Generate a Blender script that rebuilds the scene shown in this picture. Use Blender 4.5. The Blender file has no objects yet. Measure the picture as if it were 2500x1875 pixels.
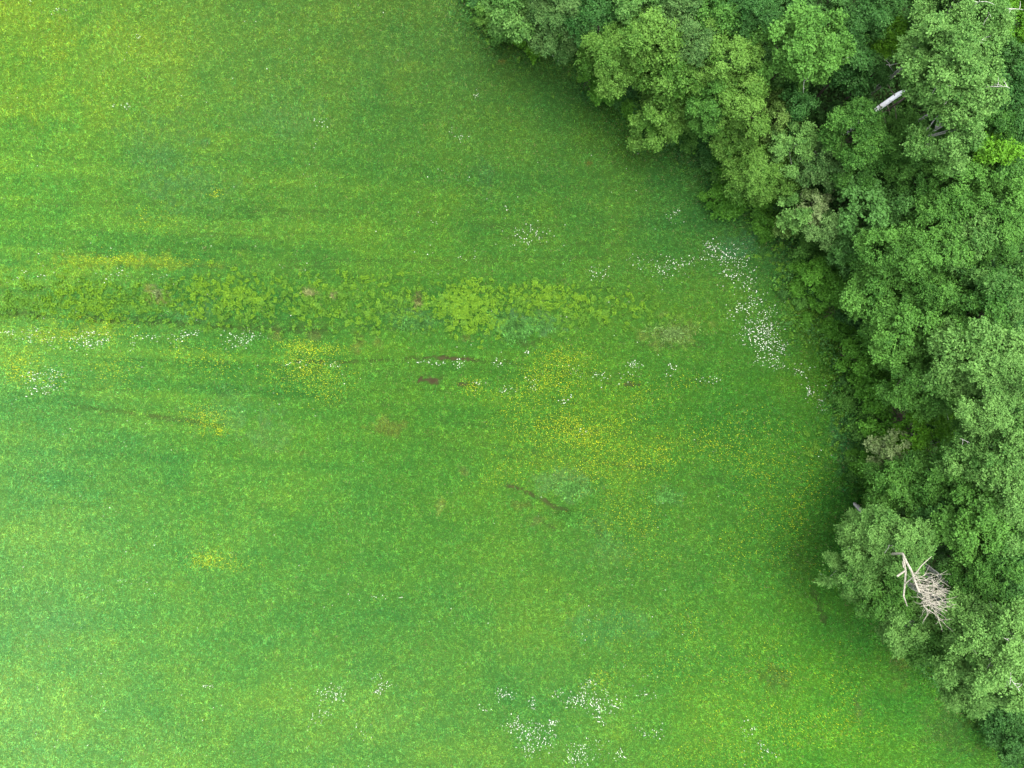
import bpy, math, random
import numpy as np

# ------------------------------------------------------------------ camera, sky, sun, exposure
scene = bpy.context.scene
COL = scene.collection
H = 60.0                     # drone height over the meadow
T = 0.657                    # tangent of half the horizontal field of view
cam_d = bpy.data.cameras.new("camera")
cam_d.sensor_width = 36.0
cam_d.lens = 18.0 / T
cam_d.clip_end = 3000.0
cam = bpy.data.objects.new("camera", cam_d)
cam.location = (0, 0, H)
cam.rotation_euler = (0, 0, 0)
COL.objects.link(cam)
scene.camera = cam

SUN_EL, SUN_AZ = math.radians(80), math.radians(50)      # azimuth from +Y towards +X
world = bpy.data.worlds.new("World")
scene.world = world
world.use_nodes = True
wn = world.node_tree.nodes
sky = wn.new('ShaderNodeTexSky')
sky.sky_type = 'NISHITA'
sky.sun_disc = False
sky.sun_elevation = SUN_EL
sky.sun_rotation = SUN_AZ
sky.air_density = 1.0
sky.dust_density = 4.0
sky.ozone_density = 0.6
wn['Background'].inputs['Strength'].default_value = 0.15
cloud = wn.new('ShaderNodeHueSaturation')          # thin even cloud: a whiter sky
cloud.inputs['Saturation'].default_value = 0.35
world.node_tree.links.new(sky.outputs[0], cloud.inputs['Color'])
world.node_tree.links.new(cloud.outputs['Color'], wn['Background'].inputs['Color'])

sun_d = bpy.data.lights.new("sun", 'SUN')
sun_d.energy = 1.5
sun_d.angle = math.radians(60)
sun_d.color = (1.0, 0.95, 0.86)
sun = bpy.data.objects.new("sun", sun_d)
sun.rotation_euler = (math.radians(90) - SUN_EL, 0, math.pi - SUN_AZ)
sun.location = (0, 0, 90)
COL.objects.link(sun)

vs = scene.view_settings
vs.view_transform = 'Standard'
vs.look = 'None'
vs.exposure = 1.8
vs.gamma = 1.0
vs.use_curve_mapping = False
scene.cycles.max_bounces = 5
scene.cycles.diffuse_bounces = 3
scene.cycles.transmission_bounces = 3

rng = np.random.default_rng(7)
random.seed(7)


# ------------------------------------------------------------------ helpers
def P(u, v, z=0.0):
    """point at height z seen at photo pixel (u, v)"""
    k = T * (H - z) / 1250.0
    return np.array([(u - 1250.0) * k, (937.5 - v) * k, z])


def tag(o, label=None, cat=None, group=None, kind=None):
    if label: o['label'] = label
    if cat: o['category'] = cat
    if group: o['group'] = group
    if kind: o['kind'] = kind
    return o


def link(name, me, parent=None, mats=()):
    o = bpy.data.objects.new(name, me)
    COL.objects.link(o)
    for m in mats:
        me.materials.append(m)
    if parent is not None:
        o.parent = parent
    return o


def empty(name, loc):
    o = bpy.data.objects.new(name, None)
    o.empty_display_size = 0.3
    o.location = loc
    COL.objects.link(o)
    return o


def mesh_np(name, verts, faces, fattr=None, col=None, smooth=False):
    """mesh from numpy arrays; faces all the same size; fattr per-vertex float 'tint', col per-vertex colour"""
    me = bpy.data.meshes.new(name)
    verts = np.asarray(verts, np.float32)
    faces = np.asarray(faces, np.int32)
    m, k = faces.shape
    me.vertices.add(len(verts))
    me.vertices.foreach_set('co', verts.ravel())
    me.loops.add(m * k)
    me.loops.foreach_set('vertex_index', faces.ravel())
    me.polygons.add(m)
    me.polygons.foreach_set('loop_start', np.arange(0, m * k, k, dtype=np.int32))
    if smooth:
        me.polygons.foreach_set('use_smooth', np.ones(m, bool))
    if fattr is not None:
        a = me.attributes.new('tint', 'FLOAT', 'POINT')
        a.data.foreach_set('value', np.asarray(fattr, np.float32))
    if col is not None:
        a = me.attributes.new('Col', 'FLOAT_COLOR', 'POINT')
        c4 = np.ones((len(verts), 4), np.float32)
        c4[:, :3] = col
        a.data.foreach_set('color', c4.ravel())
    me.update(calc_edges=True)
    return me


class Tubes:
    """collects tapered tubes along polylines into one quad mesh"""
    def __init__(self, sides=6):
        self.v, self.f, self.n, self.s = [], [], 0, sides

    def add(self, pts, radii):
        pts = np.asarray(pts, float)
        radii = np.broadcast_to(np.asarray(radii, float), (len(pts),))
        tan = np.gradient(pts, axis=0)
        tan /= np.linalg.norm(tan, axis=1, keepdims=True) + 1e-9
        ref = np.array([0.31, 0.95, 0.05])
        a = np.cross(tan, ref); a /= np.linalg.norm(a, axis=1, keepdims=True) + 1e-9
        b = np.cross(tan, a)
        ang = np.arange(self.s) * 2 * math.pi / self.s
        ring = (pts[:, None, :] + radii[:, None, None] *
                (np.cos(ang)[None, :, None] * a[:, None, :] + np.sin(ang)[None, :, None] * b[:, None, :]))
        self.v.append(ring.reshape(-1, 3))
        n = len(pts); s = self.s
        i = np.arange(n - 1)[:, None] * s; j = np.arange(s)[None, :]; j2 = (j + 1) % s
        q = np.stack([i + j, i + j2, i + s + j2, i + s + j], -1).reshape(-1, 4) + self.n
        self.f.append(q)
        self.n += n * s

    def mesh(self, name):
        return mesh_np(name, np.concatenate(self.v), np.concatenate(self.f), smooth=True)


def curve(p0, p1, n, sag=0.0, wob=0.0, r=rng):
    """polyline from p0 to p1 with a sag and a wobble"""
    t = np.linspace(0, 1, n)[:, None]
    p = np.asarray(p0)[None] * (1 - t) + np.asarray(p1)[None] * t
    p[:, 2] += sag * 4 * (t * (1 - t))[:, 0]
    w = r.normal(0, wob, (n, 3)); w[0] = 0
    w = np.cumsum(w, axis=0) * 0.6
    return p + w


_tab = np.random.default_rng(99).random((8, 256, 256))


def vnoise(x, y, s=0):
    xi = np.floor(x).astype(int); yi = np.floor(y).astype(int)
    fx = x - xi; fy = y - yi
    fx = fx * fx * (3 - 2 * fx); fy = fy * fy * (3 - 2 * fy)
    t = _tab[s % 8]
    a = t[xi & 255, yi & 255]; b = t[(xi + 1) & 255, yi & 255]
    c = t[xi & 255, (yi + 1) & 255]; d = t[(xi + 1) & 255, (yi + 1) & 255]
    return (a * (1 - fx) + b * fx) * (1 - fy) + (c * (1 - fx) + d * fx) * fy


def fbm(x, y, s=0, o=4):
    r = 0; amp = 0.5; tot = 0
    for k in range(o):
        r = r + amp * vnoise(x * 2 ** k + 17.3 * k, y * 2 ** k - 9.1 * k, s + k)
        tot += amp; amp *= 0.55
    return r / tot


def lin(c):
    c = np.asarray(c, float) / 255.0
    return np.where(c <= 0.04045, c / 12.92, ((c + 0.055) / 1.055) ** 2.4)


# ------------------------------------------------------------------ materials
def leaf_material(name, dark, light, transl=0.2, gloss=0.10):
    m = bpy.data.materials.new(name); m.use_nodes = True
    nt = m.node_tree; n = nt.nodes; L = nt.links
    n.clear()
    out = n.new('ShaderNodeOutputMaterial')
    at = n.new('ShaderNodeAttribute'); at.attribute_name = 'tint'
    mix = n.new('ShaderNodeMix'); mix.data_type = 'RGBA'
    mix.inputs['A'].default_value = (*dark, 1); mix.inputs['B'].default_value = (*light, 1)
    L.new(at.outputs['Fac'], mix.inputs['Factor'])
    pr = n.new('ShaderNodeBsdfPrincipled')
    pr.inputs['Roughness'].default_value = 0.5
    pr.inputs['Specular IOR Level'].default_value = gloss
    tr = n.new('ShaderNodeBsdfTranslucent')
    hs = n.new('ShaderNodeHueSaturation'); hs.inputs['Value'].default_value = 1.2
    hs.inputs['Hue'].default_value = 0.485
    L.new(mix.outputs['Result'], pr.inputs['Base Color'])
    L.new(mix.outputs['Result'], hs.inputs['Color'])
    L.new(hs.outputs['Color'], tr.inputs['Color'])
    ms = n.new('ShaderNodeMixShader'); ms.inputs['Fac'].default_value = transl
    L.new(pr.outputs[0], ms.inputs[1]); L.new(tr.outputs[0], ms.inputs[2])
    L.new(ms.outputs[0], out.inputs['Surface'])
    return m


def col_material(name, transl=0.25, rough=0.6, spec=0.15):
    m = bpy.data.materials.new(name); m.use_nodes = True
    nt = m.node_tree; n = nt.nodes; L = nt.links
    n.clear()
    out = n.new('ShaderNodeOutputMaterial')
    at = n.new('ShaderNodeAttribute'); at.attribute_name = 'Col'
    pr = n.new('ShaderNodeBsdfPrincipled')
    pr.inputs['Roughness'].default_value = rough
    pr.inputs['Specular IOR Level'].default_value = spec
    L.new(at.outputs['Color'], pr.inputs['Base Color'])
    if transl:
        tr = n.new('ShaderNodeBsdfTranslucent'); L.new(at.outputs['Color'], tr.inputs['Color'])
        ms = n.new('ShaderNodeMixShader'); ms.inputs['Fac'].default_value = transl
        L.new(pr.outputs[0], ms.inputs[1]); L.new(tr.outputs[0], ms.inputs[2])
        L.new(ms.outputs[0], out.inputs['Surface'])
    else:
        L.new(pr.outputs[0], out.inputs['Surface'])
    return m


def bark_material(name, base, dark, scale=6.0, stretch=(1, 1, 0.3), thr=0.55):
    m = bpy.data.materials.new(name); m.use_nodes = True
    nt = m.node_tree; n = nt.nodes; L = nt.links
    pr = n['Principled BSDF']; pr.inputs['Roughness'].default_value = 0.85
    tc = n.new('ShaderNodeTexCoord'); mp = n.new('ShaderNodeMapping')
    mp.inputs['Scale'].default_value = stretch
    nz = n.new('ShaderNodeTexNoise'); nz.inputs['Scale'].default_value = scale; nz.inputs['Detail'].default_value = 6
    rp = n.new('ShaderNodeValToRGB')
    rp.color_ramp.elements[0].position = thr - 0.12; rp.color_ramp.elements[0].color = (*dark, 1)
    rp.color_ramp.elements[1].position = thr + 0.08; rp.color_ramp.elements[1].color = (*base, 1)
    L.new(tc.outputs['Object'], mp.inputs['Vector']); L.new(mp.outputs['Vector'], nz.inputs['Vector'])
    L.new(nz.outputs['Fac'], rp.inputs['Fac']); L.new(rp.outputs['Color'], pr.inputs['Base Color'])
    bp = n.new('ShaderNodeBump'); bp.inputs['Strength'].default_value = 0.5; bp.inputs['Distance'].default_value = 0.02
    L.new(nz.outputs['Fac'], bp.inputs['Height']); L.new(bp.outputs['Normal'], pr.inputs['Normal'])
    return m


SP = {   # species: (dark leaf, light leaf)
    'green':  ((.029, .103, .014), (.096, .245, .038)),
    'aspen':  ((.042, .132, .021), (.142, .298, .066)),
    'yellow': ((.042, .126, .014), (.132, .275, .044)),
    'grey':   ((.040, .115, .024), (.130, .250, .066)),
    'blue':   ((.022, .090, .016), (.072, .198, .042)),
    'lime':   ((.044, .146, .008), (.118, .305, .020)),
    'dark':   ((.018, .072, .011), (.074, .195, .040)),
    'fresh':  ((.036, .128, .010), (.104, .285, .030)),
    'olive':  ((.040, .100, .013), (.118, .218, .044)),
    'cream':  ((.080, .150, .035), (.240, .325, .135)),
}
LEAF = {k: leaf_material(k + '_leaves', tuple(.80 * c for c in v[0]), tuple(.89 * c for c in v[1])) for k, v in SP.items()}
BARK_PALE = bark_material('pale_aspen_bark', (.42, .41, .38), (.20, .20, .17), 5, (1, 1, 1.6), .42)
BARK_WHITE = bark_material('white_birch_bark', (.80, .80, .80), (.42, .42, .40), 4, (1, 1, 2.2), .36)
BARK_BROWN = bark_material('brown_bark', (.14, .115, .085), (.06, .05, .035), 7)
BARK_DEAD = bark_material('dead_wood', (.33, .31, .25), (.17, .155, .12), 8, (1, 1, 1), .45)
BARK_GREY = bark_material('grey_dead_bark', (.36, .36, .36), (.22, .22, .21), 5)
TWIG = bark_material('dry_twig', (.15, .12, .09), (.08, .065, .05), 8)
MAT_GRASS = col_material('meadow_grass', 0.30)
MAT_WHITE = col_material('white_petals', 0.2)
MAT_YELLOW = col_material('yellow_petals', 0.2)

# ------------------------------------------------------------------ forest outline on the ground
S = 2500.0 / 2212.0
EDGE = [(1000, -260), (1030, -60), (1035, 30), (1090, 66), (1160, 62), (1200, 92), (1262, 60), (1300, 110), (1290, 165),
        (1340, 205), (1400, 275), (1470, 300), (1535, 310), (1575, 380), (1640, 430), (1700, 490), (1760, 530),
        (1800, 560), (1770, 600), (1745, 645), (1790, 665), (1835, 695), (1850, 760), (1852, 830), (1870, 890), (1866, 960),
        (1872, 1020), (1888, 1060), (1880, 1095), (1870, 1140), (1875, 1230), (1900, 1300), (1950, 1360), (1985, 1400),
        (2020, 1450), (2080, 1490), (2130, 1530), (2200, 1560), (2260, 1620), (2330, 1760), (2400, 2000), (3300, 2000), (3300, -300)]
POLY = np.array([P(a * S, b * S)[:2] for a, b in EDGE])


def forest_sd(x, y):
    """signed distance to the forest outline: negative inside"""
    shp = x.shape
    p = np.stack([x.ravel(), y.ravel()], 1)
    d = np.full(len(p), 1e9); ins = np.zeros(len(p), bool)
    n = len(POLY)
    for i in range(n):
        a = POLY[i]; b = POLY[(i + 1) % n]
        e = b - a; w = p - a
        t = np.clip((w @ e) / (e @ e), 0, 1)
        d = np.minimum(d, np.hypot(w[:, 0] - t * e[0], w[:, 1] - t * e[1]))
        if a[1] != b[1]:
            c = (a[1] > p[:, 1]) != (b[1] > p[:, 1])
            xx = a[0] + (p[:, 1] - a[1]) * (b[0] - a[0]) / (b[1] - a[1])
            ins ^= c & (p[:, 0] < xx)
    return np.where(ins, -d, d).reshape(shp)


# lookup grid of the distance
GX = np.arange(-60, 60.01, 0.4); GY = np.arange(-48, 48.01, 0.4)
_gx, _gy = np.meshgrid(GX, GY, indexing='ij')
SDG = forest_sd(_gx, _gy)


def sd_at(x, y):
    fx = np.clip((x + 60) / 0.4, 0, len(GX) - 1.001); fy = np.clip((y + 48) / 0.4, 0, len(GY) - 1.001)
    i = fx.astype(int); j = fy.astype(int); a = fx - i; b = fy - j
    return (SDG[i, j] * (1 - a) + SDG[i + 1, j] * a) * (1 - b) + (SDG[i, j + 1] * (1 - a) + SDG[i + 1, j + 1] * a) * b


# ------------------------------------------------------------------ meadow colour: kinds of grass, with left brightening and wood shade painted in
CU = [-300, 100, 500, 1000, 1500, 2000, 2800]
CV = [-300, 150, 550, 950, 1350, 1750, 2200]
CGRID = np.array([  # left columns lighter to paint in view-angle brightening; right ones keep some tree shade
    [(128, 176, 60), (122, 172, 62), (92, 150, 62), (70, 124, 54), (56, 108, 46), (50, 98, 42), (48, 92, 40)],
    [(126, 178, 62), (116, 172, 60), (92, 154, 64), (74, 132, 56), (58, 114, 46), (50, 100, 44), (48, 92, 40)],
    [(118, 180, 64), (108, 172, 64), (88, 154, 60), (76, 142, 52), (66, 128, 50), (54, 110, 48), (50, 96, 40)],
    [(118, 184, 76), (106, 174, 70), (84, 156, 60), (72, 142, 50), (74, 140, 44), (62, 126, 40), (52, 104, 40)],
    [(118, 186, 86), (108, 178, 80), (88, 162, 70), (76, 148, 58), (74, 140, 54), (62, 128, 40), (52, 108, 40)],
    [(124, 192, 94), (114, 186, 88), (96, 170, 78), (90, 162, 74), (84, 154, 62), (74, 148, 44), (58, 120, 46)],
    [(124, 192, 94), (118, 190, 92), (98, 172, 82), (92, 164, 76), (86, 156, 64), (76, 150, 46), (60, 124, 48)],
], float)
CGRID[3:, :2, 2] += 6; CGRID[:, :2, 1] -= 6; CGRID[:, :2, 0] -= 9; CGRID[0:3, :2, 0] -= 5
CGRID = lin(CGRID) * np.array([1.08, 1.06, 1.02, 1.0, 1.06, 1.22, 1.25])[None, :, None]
E_CAL = 1.75          # how bright a unit of leaf colour renders

# local patches, the dark ones along the wood with its shade painted in: (u, v, ru, rv, sRGB colour, strength)
PATCH = [
    (1270, 790, 75, 32, (88, 150, 96), 0.70), (1010, 775, 70, 26, (86, 146, 96), 0.36), (470, 760, 60, 26, (82, 150, 100), 0.30),
    (1390, 1185, 60, 32, (96, 158, 96), 0.48), (1625, 1215, 40, 24, (90, 156, 96), 0.36), (1430, 1285, 45, 26, (80, 150, 70), 0.60),
    (1640, 815, 70, 30, (112, 148, 76), 0.45), (1480, 1340, 60, 40, (80, 150, 80), 0.40), (1480, 1530, 90, 40, (70, 150, 84), 0.40),
    (560, 1000, 90, 50, (90, 158, 96), 0.27), (650, 1060, 60, 40, (90, 150, 100), 0.24), (390, 380, 90, 90, (74, 140, 76), 0.45),
    (480, 440, 80, 60, (76, 144, 84), 0.35), (680, 300, 80, 60, (78, 146, 86), 0.30), (1180, 430, 40, 40, (62, 118, 62), 0.50),
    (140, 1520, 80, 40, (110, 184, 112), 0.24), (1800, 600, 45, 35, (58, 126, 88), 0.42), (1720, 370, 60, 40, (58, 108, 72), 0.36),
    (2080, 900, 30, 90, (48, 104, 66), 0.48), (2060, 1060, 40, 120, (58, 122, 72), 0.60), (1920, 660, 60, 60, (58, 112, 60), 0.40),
    (680, 815, 22, 14, (120, 130, 81), 0.43), (770, 820, 14, 10, (108, 118, 77), 0.37), (870, 835, 14, 22, (115, 122, 69), 0.37),
    (925, 830, 10, 16, (117, 112, 69), 0.31), (1140, 825, 22, 8, (108, 108, 65), 0.31), (755, 715, 24, 12, (126, 150, 100), 0.31),
    (815, 722, 10, 10, (126, 146, 100), 0.31), (1022, 735, 16, 22, (117, 140, 84), 0.31), (380, 715, 22, 22, (128, 158, 88), 0.80),
    (420, 735, 8, 8, (126, 150, 100), 0.37),  (740, 1108, 12, 8, (111, 122, 69), 0.31),
    (945, 1040, 40, 16, (104, 124, 58), 0.50), (1130, 1155, 12, 10, (113, 124, 75), 0.34), (1300, 1278, 28, 14, (111, 122, 77), 0.37),
    (1265, 1235, 26, 14, (100, 110, 58), 0.31), (1072, 1240, 8, 20, (128, 156, 84), 0.40), (1535, 1140, 10, 8, (108, 120, 73), 0.25),
    (1222, 148, 9, 5, (117, 96, 52), 0.37), (1440, 397, 8, 5, (108, 70, 42), 0.43),
     (1890, 1660, 40, 30, (78, 108, 50), 0.50), (2090, 1720, 12, 26, (93, 110, 73), 0.37),
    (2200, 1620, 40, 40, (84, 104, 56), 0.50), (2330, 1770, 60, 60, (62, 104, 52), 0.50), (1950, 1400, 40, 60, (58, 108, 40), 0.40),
    (100, 100, 140, 60, (124, 178, 60), 0.32), (180, 60, 60, 60, (126, 178, 60), 0.25), (80, 250, 110, 40, (124, 178, 62), 0.40),
    (130, 660, 200, 25, (122, 184, 60), 0.40), (300, 640, 160, 14, (132, 180, 56), 0.50), (180, 810, 120, 20, (128, 184, 66), 0.50),
]
# dark tracks and ruts, plus the painted shade step below the weed strip: (polyline in photo pixels, half width px, depth m, soil amount, darkness)
TRACK_SHADE = [
    ([(-150, 757), (60, 765), (200, 778), (400, 786), (600, 800), (800, 812)], 7, .16, .0, .70),  # shade step under the weed strip, painted dark like a track
    ([(80, 702), (180, 704), (220, 700)], 4, .08, .0, .5),
    ([(690, 812), (830, 806)], 3, .06, .0, .3),
    ([(720, 882), (850, 884), (950, 878), (1050, 874), (1110, 875), (1160, 879)], 3.2, .10, .25, .6),
    ([(1040, 873), (1100, 875), (1150, 878)], 3.5, .1, .8, .8),
    ([(1160, 879), (1250, 886), (1290, 892)], 3, .06, .0, .5),
    ([(960, 930), (985, 926)], 4, .08, .2, .6),
    ([(1028, 927), (1045, 927), (1068, 928)], 5.5, .10, 1.0, 1.0),
    ([(1118, 937), (1160, 939)], 3, .08, .5, .7),
    ([(1100, 955), (1000, 950), (860, 955)], 3, .05, .0, .35),
    ([(1480, 936), (1495, 937)], 2.5, .06, .3, .6), ([(1525, 937), (1560, 940)], 4, .06, .5, .7),
    ([(1400, 985), (1500, 980)], 2.5, .05, .0, .4), ([(1345, 975), (1380, 980)], 3, .05, .0, .4),
    ([(1232, 1184), (1275, 1196)], 3.4, .10, .6, .75), ([(1275, 1196), (1330, 1222), (1350, 1236)], 4.0, .10, .6, .75),
    ([(1350, 1236), (1385, 1250)], 5, .1, .2, .7), ([(1450, 1275), (1465, 1300)], 6, .08, .0, .5),
    ([(1325, 1278), (1355, 1292)], 4, .06, .2, .5),
    ([(170, 990), (340, 1012), (480, 1032), (540, 1040)], 5, .08, .12, .45),
    ([(130, 942), (320, 955)], 3, .05, .0, .3), ([(340, 1012), (470, 1028)], 4, .05, .35, .3),
    ([(1985, 1430), (2000, 1480), (2015, 1525)], 6, .14, .1, .75),
    ([(1540, 840), (1650, 846), (1720, 842)], 5, .06, .1, .4), ([(1250, 835), (1300, 838)], 5, .06, .2, .45),
    ([(480, 512), (900, 520)], 5, .05, .0, .25), ([(0, 560), (500, 575)], 5, .04, .0, .2),
    ([(0, 360), (200, 385)], 8, .05, .0, .25), ([(600, 668), (900, 672)], 4, .04, .0, .2),
]


_sr = np.random.default_rng(44)
for _ in range(40):          # faint mowing and wheel streaks
    _u, _v, _l = _sr.uniform(-100, 1350), _sr.uniform(430, 1160), _sr.uniform(200, 640)
    _k = .02 + .10 * np.clip((_v - 700) / 450, -.3, 1) + _sr.normal(0, .015)
    TRACK_SHADE.append(([(_u, _v), (_u + _l * .5, _v + _l * .5 * _k), (_u + _l, _v + _l * _k * 1.15)], _sr.uniform(2, 4.5), .04, 0.0, _sr.uniform(.2, .5)))


def px_of(x, y):
    k = 1250.0 / (T * H)
    return x * k + 1250.0, 937.5 - y * k


def seg_dist(u, v, pl):
    d = np.full(u.shape, 1e9)
    for (a, b), (c, e) in zip(pl[:-1], pl[1:]):
        dx, dy = c - a, e - b
        t = np.clip(((u - a) * dx + (v - b) * dy) / (dx * dx + dy * dy), 0, 1)
        d = np.minimum(d, np.hypot(u - a - t * dx, v - b - t * dy))
    return d


def track_shade_fields(x, y, grow=0.0):
    """depth, soil cover, wear and painted shade of the wheel tracks and weed strip step"""
    u, v = px_of(x, y)
    wob = (fbm(x * 1.3, y * 1.3, 3, 3) - .5) + .9 * (vnoise(x * 5, y * 5, 7) - .5)
    depth = np.zeros(x.shape); soil = np.zeros(x.shape); dark = np.zeros(x.shape)
    for pl, w, dp, so, dk in TRACK_SHADE:
        arr = np.array(pl)
        lo = arr.min(0) - 40; hi = arr.max(0) + 40
        m = (u > lo[0]) & (u < hi[0]) & (v > lo[1]) & (v < hi[1])
        if not m.any(): continue
        d = seg_dist(u[m], v[m], pl) + wob[m] * w * 2.2
        f = np.clip(1.35 - d / (w + grow), 0, 1); f = f * f * (3 - 2 * f) * np.clip(3.4 * vnoise(u[m] * .035, v[m] * .05, 2) - .55, .12, 1)
        depth[m] = np.maximum(depth[m], f * dp); soil[m] = np.maximum(soil[m], f * so); dark[m] = np.maximum(dark[m], f * dk)
    return depth, soil, dark


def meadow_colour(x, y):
    """sward colour: kinds of grass, painted brightening and tree shade, dry patches, mowing streaks"""
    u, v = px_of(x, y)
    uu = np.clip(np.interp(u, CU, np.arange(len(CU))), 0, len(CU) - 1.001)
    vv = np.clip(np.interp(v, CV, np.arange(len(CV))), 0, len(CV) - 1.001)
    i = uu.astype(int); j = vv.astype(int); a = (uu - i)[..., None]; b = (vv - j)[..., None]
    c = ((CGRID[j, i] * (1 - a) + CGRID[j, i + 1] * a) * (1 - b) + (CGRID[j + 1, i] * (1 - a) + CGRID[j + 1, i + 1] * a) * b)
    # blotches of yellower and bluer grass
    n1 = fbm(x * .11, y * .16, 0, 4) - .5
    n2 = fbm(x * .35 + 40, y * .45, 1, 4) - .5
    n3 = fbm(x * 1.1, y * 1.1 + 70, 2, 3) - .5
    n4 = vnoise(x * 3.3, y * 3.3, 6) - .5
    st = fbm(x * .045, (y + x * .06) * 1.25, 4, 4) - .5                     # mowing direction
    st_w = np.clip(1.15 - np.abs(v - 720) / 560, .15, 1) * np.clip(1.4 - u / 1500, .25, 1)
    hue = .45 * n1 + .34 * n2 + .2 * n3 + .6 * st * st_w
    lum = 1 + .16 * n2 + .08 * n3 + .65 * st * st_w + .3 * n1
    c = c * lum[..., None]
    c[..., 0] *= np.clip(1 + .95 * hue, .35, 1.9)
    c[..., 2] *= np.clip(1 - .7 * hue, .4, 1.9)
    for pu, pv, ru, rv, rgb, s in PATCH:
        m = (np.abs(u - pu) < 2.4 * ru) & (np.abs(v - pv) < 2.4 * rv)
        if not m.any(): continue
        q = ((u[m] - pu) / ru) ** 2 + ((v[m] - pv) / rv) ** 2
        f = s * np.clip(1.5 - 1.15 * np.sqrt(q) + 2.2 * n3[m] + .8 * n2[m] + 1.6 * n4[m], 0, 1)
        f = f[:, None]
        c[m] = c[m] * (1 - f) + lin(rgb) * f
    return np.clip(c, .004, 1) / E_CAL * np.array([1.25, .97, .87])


SOIL = np.array([.030, .026, .012])

# ------------------------------------------------------------------ ground sheet
ax = np.concatenate([[-900, -500, -250, -120, -80, -60, -52], np.arange(-45, 45.01, .14), [52, 60, 80, 120, 250, 500, 900]])
ay = np.concatenate([[-900, -500, -250, -120, -80, -55, -42], np.arange(-34, -20, .17), np.arange(-20, -4, .12), np.arange(-4, 9, .07), np.arange(9, 34.01, .15), [42, 55, 80, 120, 250, 500, 900]])
gx, gy = np.meshgrid(ax, ay, indexing='ij')
gz = (fbm(gx * .08, gy * .08, 5, 3) - .5) * .30 + (fbm(gx * .9, gy * .9, 6, 2) - .5) * .06


def ground_h(x, y):
    return (fbm(x * .08, y * .08, 5, 3) - .5) * .30 + (fbm(x * .9, y * .9, 6, 2) - .5) * .06


fx, fy = gx.ravel(), gy.ravel()
dep, soil, dark = track_shade_fields(fx, fy, 1.2)
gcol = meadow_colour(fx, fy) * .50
gcol = gcol * (1 - .8 * dark[:, None]) + np.array([.018, .022, .010]) * .8 * dark[:, None]  # dark track soil; the weed strip's shade step is painted in too
sdv = sd_at(fx, fy)
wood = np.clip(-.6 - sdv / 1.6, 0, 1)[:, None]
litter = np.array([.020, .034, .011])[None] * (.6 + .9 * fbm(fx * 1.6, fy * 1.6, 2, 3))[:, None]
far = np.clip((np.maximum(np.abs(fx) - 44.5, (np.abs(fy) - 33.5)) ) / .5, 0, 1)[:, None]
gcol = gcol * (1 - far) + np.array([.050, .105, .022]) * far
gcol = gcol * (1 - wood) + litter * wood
edge_far = (np.abs(fx) > 45.5) | (np.abs(fy) > 34.5)
gcol[edge_far] = np.array([.045, .095, .020])
gcol = gcol * (1 - soil[:, None]) + SOIL * (.7 + .7 * vnoise(fx * 4, fy * 4, 1))[:, None] * soil[:, None]
gv = np.stack([fx, fy, gz.ravel() - dep], 1)
nx, ny = len(ax), len(ay)
ii = np.arange(nx - 1)[:, None] * ny + np.arange(ny - 1)[None, :]
gf = np.stack([ii, ii + ny, ii + ny + 1, ii + 1], -1).reshape(-1, 4)
m_ground = col_material('meadow_soil', 0.0, .95, .05)
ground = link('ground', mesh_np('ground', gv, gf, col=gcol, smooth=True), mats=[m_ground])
tag(ground, 'green meadow ground with faint wheel ruts beside the wood', 'ground', kind='structure')


# ------------------------------------------------------------------ grass blades
def blades(x, y, length, width, col, lean=None, r=rng, tilt=(.5, 1.4), zoff=0.0, curl=True):
    """one bent blade (two triangles as a quad) per point"""
    n = len(x)
    az = r.uniform(0, 2 * math.pi, n)
    tl = r.uniform(*tilt, n)
    dx, dy, dz = np.sin(tl) * np.cos(az), np.sin(tl) * np.sin(az), np.cos(tl)
    if lean is not None:
        dx = dx + lean[0]; dy = dy + lean[1]
    sx, sy = -np.sin(az), np.cos(az)
    z0 = ground_h(x, y) - .02 + zoff
    b = np.stack([x, y, z0], 1)
    mid = b + np.stack([dx * .45, dy * .45, dz * .75 + .08], 1) * length[:, None]
    tip = b + np.stack([dx, dy, dz * .85], 1) * length[:, None]
    s = np.stack([sx, sy, np.zeros(n)], 1) * (width * .5)[:, None]
    v = np.stack([b, mid + s, tip, mid - s], 1).reshape(-1, 3)
    f = np.arange(4 * n).reshape(n, 4)
    return v, f, np.repeat(col, 4, axis=0)


N = 2500000
bx = rng.uniform(-43.5, 43.5, N); by = rng.uniform(-33, 33, N)
sdb = sd_at(bx, by)
dep, soil, dark = track_shade_fields(bx, by, 2.2)
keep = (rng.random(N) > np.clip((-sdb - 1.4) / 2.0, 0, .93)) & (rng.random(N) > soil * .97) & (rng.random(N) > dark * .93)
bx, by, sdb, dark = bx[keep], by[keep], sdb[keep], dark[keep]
nb = len(bx)
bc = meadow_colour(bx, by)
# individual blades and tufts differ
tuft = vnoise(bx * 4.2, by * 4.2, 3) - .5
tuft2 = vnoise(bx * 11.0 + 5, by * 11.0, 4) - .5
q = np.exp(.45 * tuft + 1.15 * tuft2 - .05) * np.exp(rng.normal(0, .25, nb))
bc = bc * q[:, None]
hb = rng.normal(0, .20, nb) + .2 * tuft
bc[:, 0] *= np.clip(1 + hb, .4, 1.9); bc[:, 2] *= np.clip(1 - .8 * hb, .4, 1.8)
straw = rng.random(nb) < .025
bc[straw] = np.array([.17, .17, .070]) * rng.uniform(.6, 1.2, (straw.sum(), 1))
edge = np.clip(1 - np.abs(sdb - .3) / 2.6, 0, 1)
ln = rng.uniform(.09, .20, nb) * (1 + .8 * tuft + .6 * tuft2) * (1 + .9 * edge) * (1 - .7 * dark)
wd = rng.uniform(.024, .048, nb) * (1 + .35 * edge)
wa = (fbm(bx * .25, by * .25, 6, 3) - .5) * 8
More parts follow.
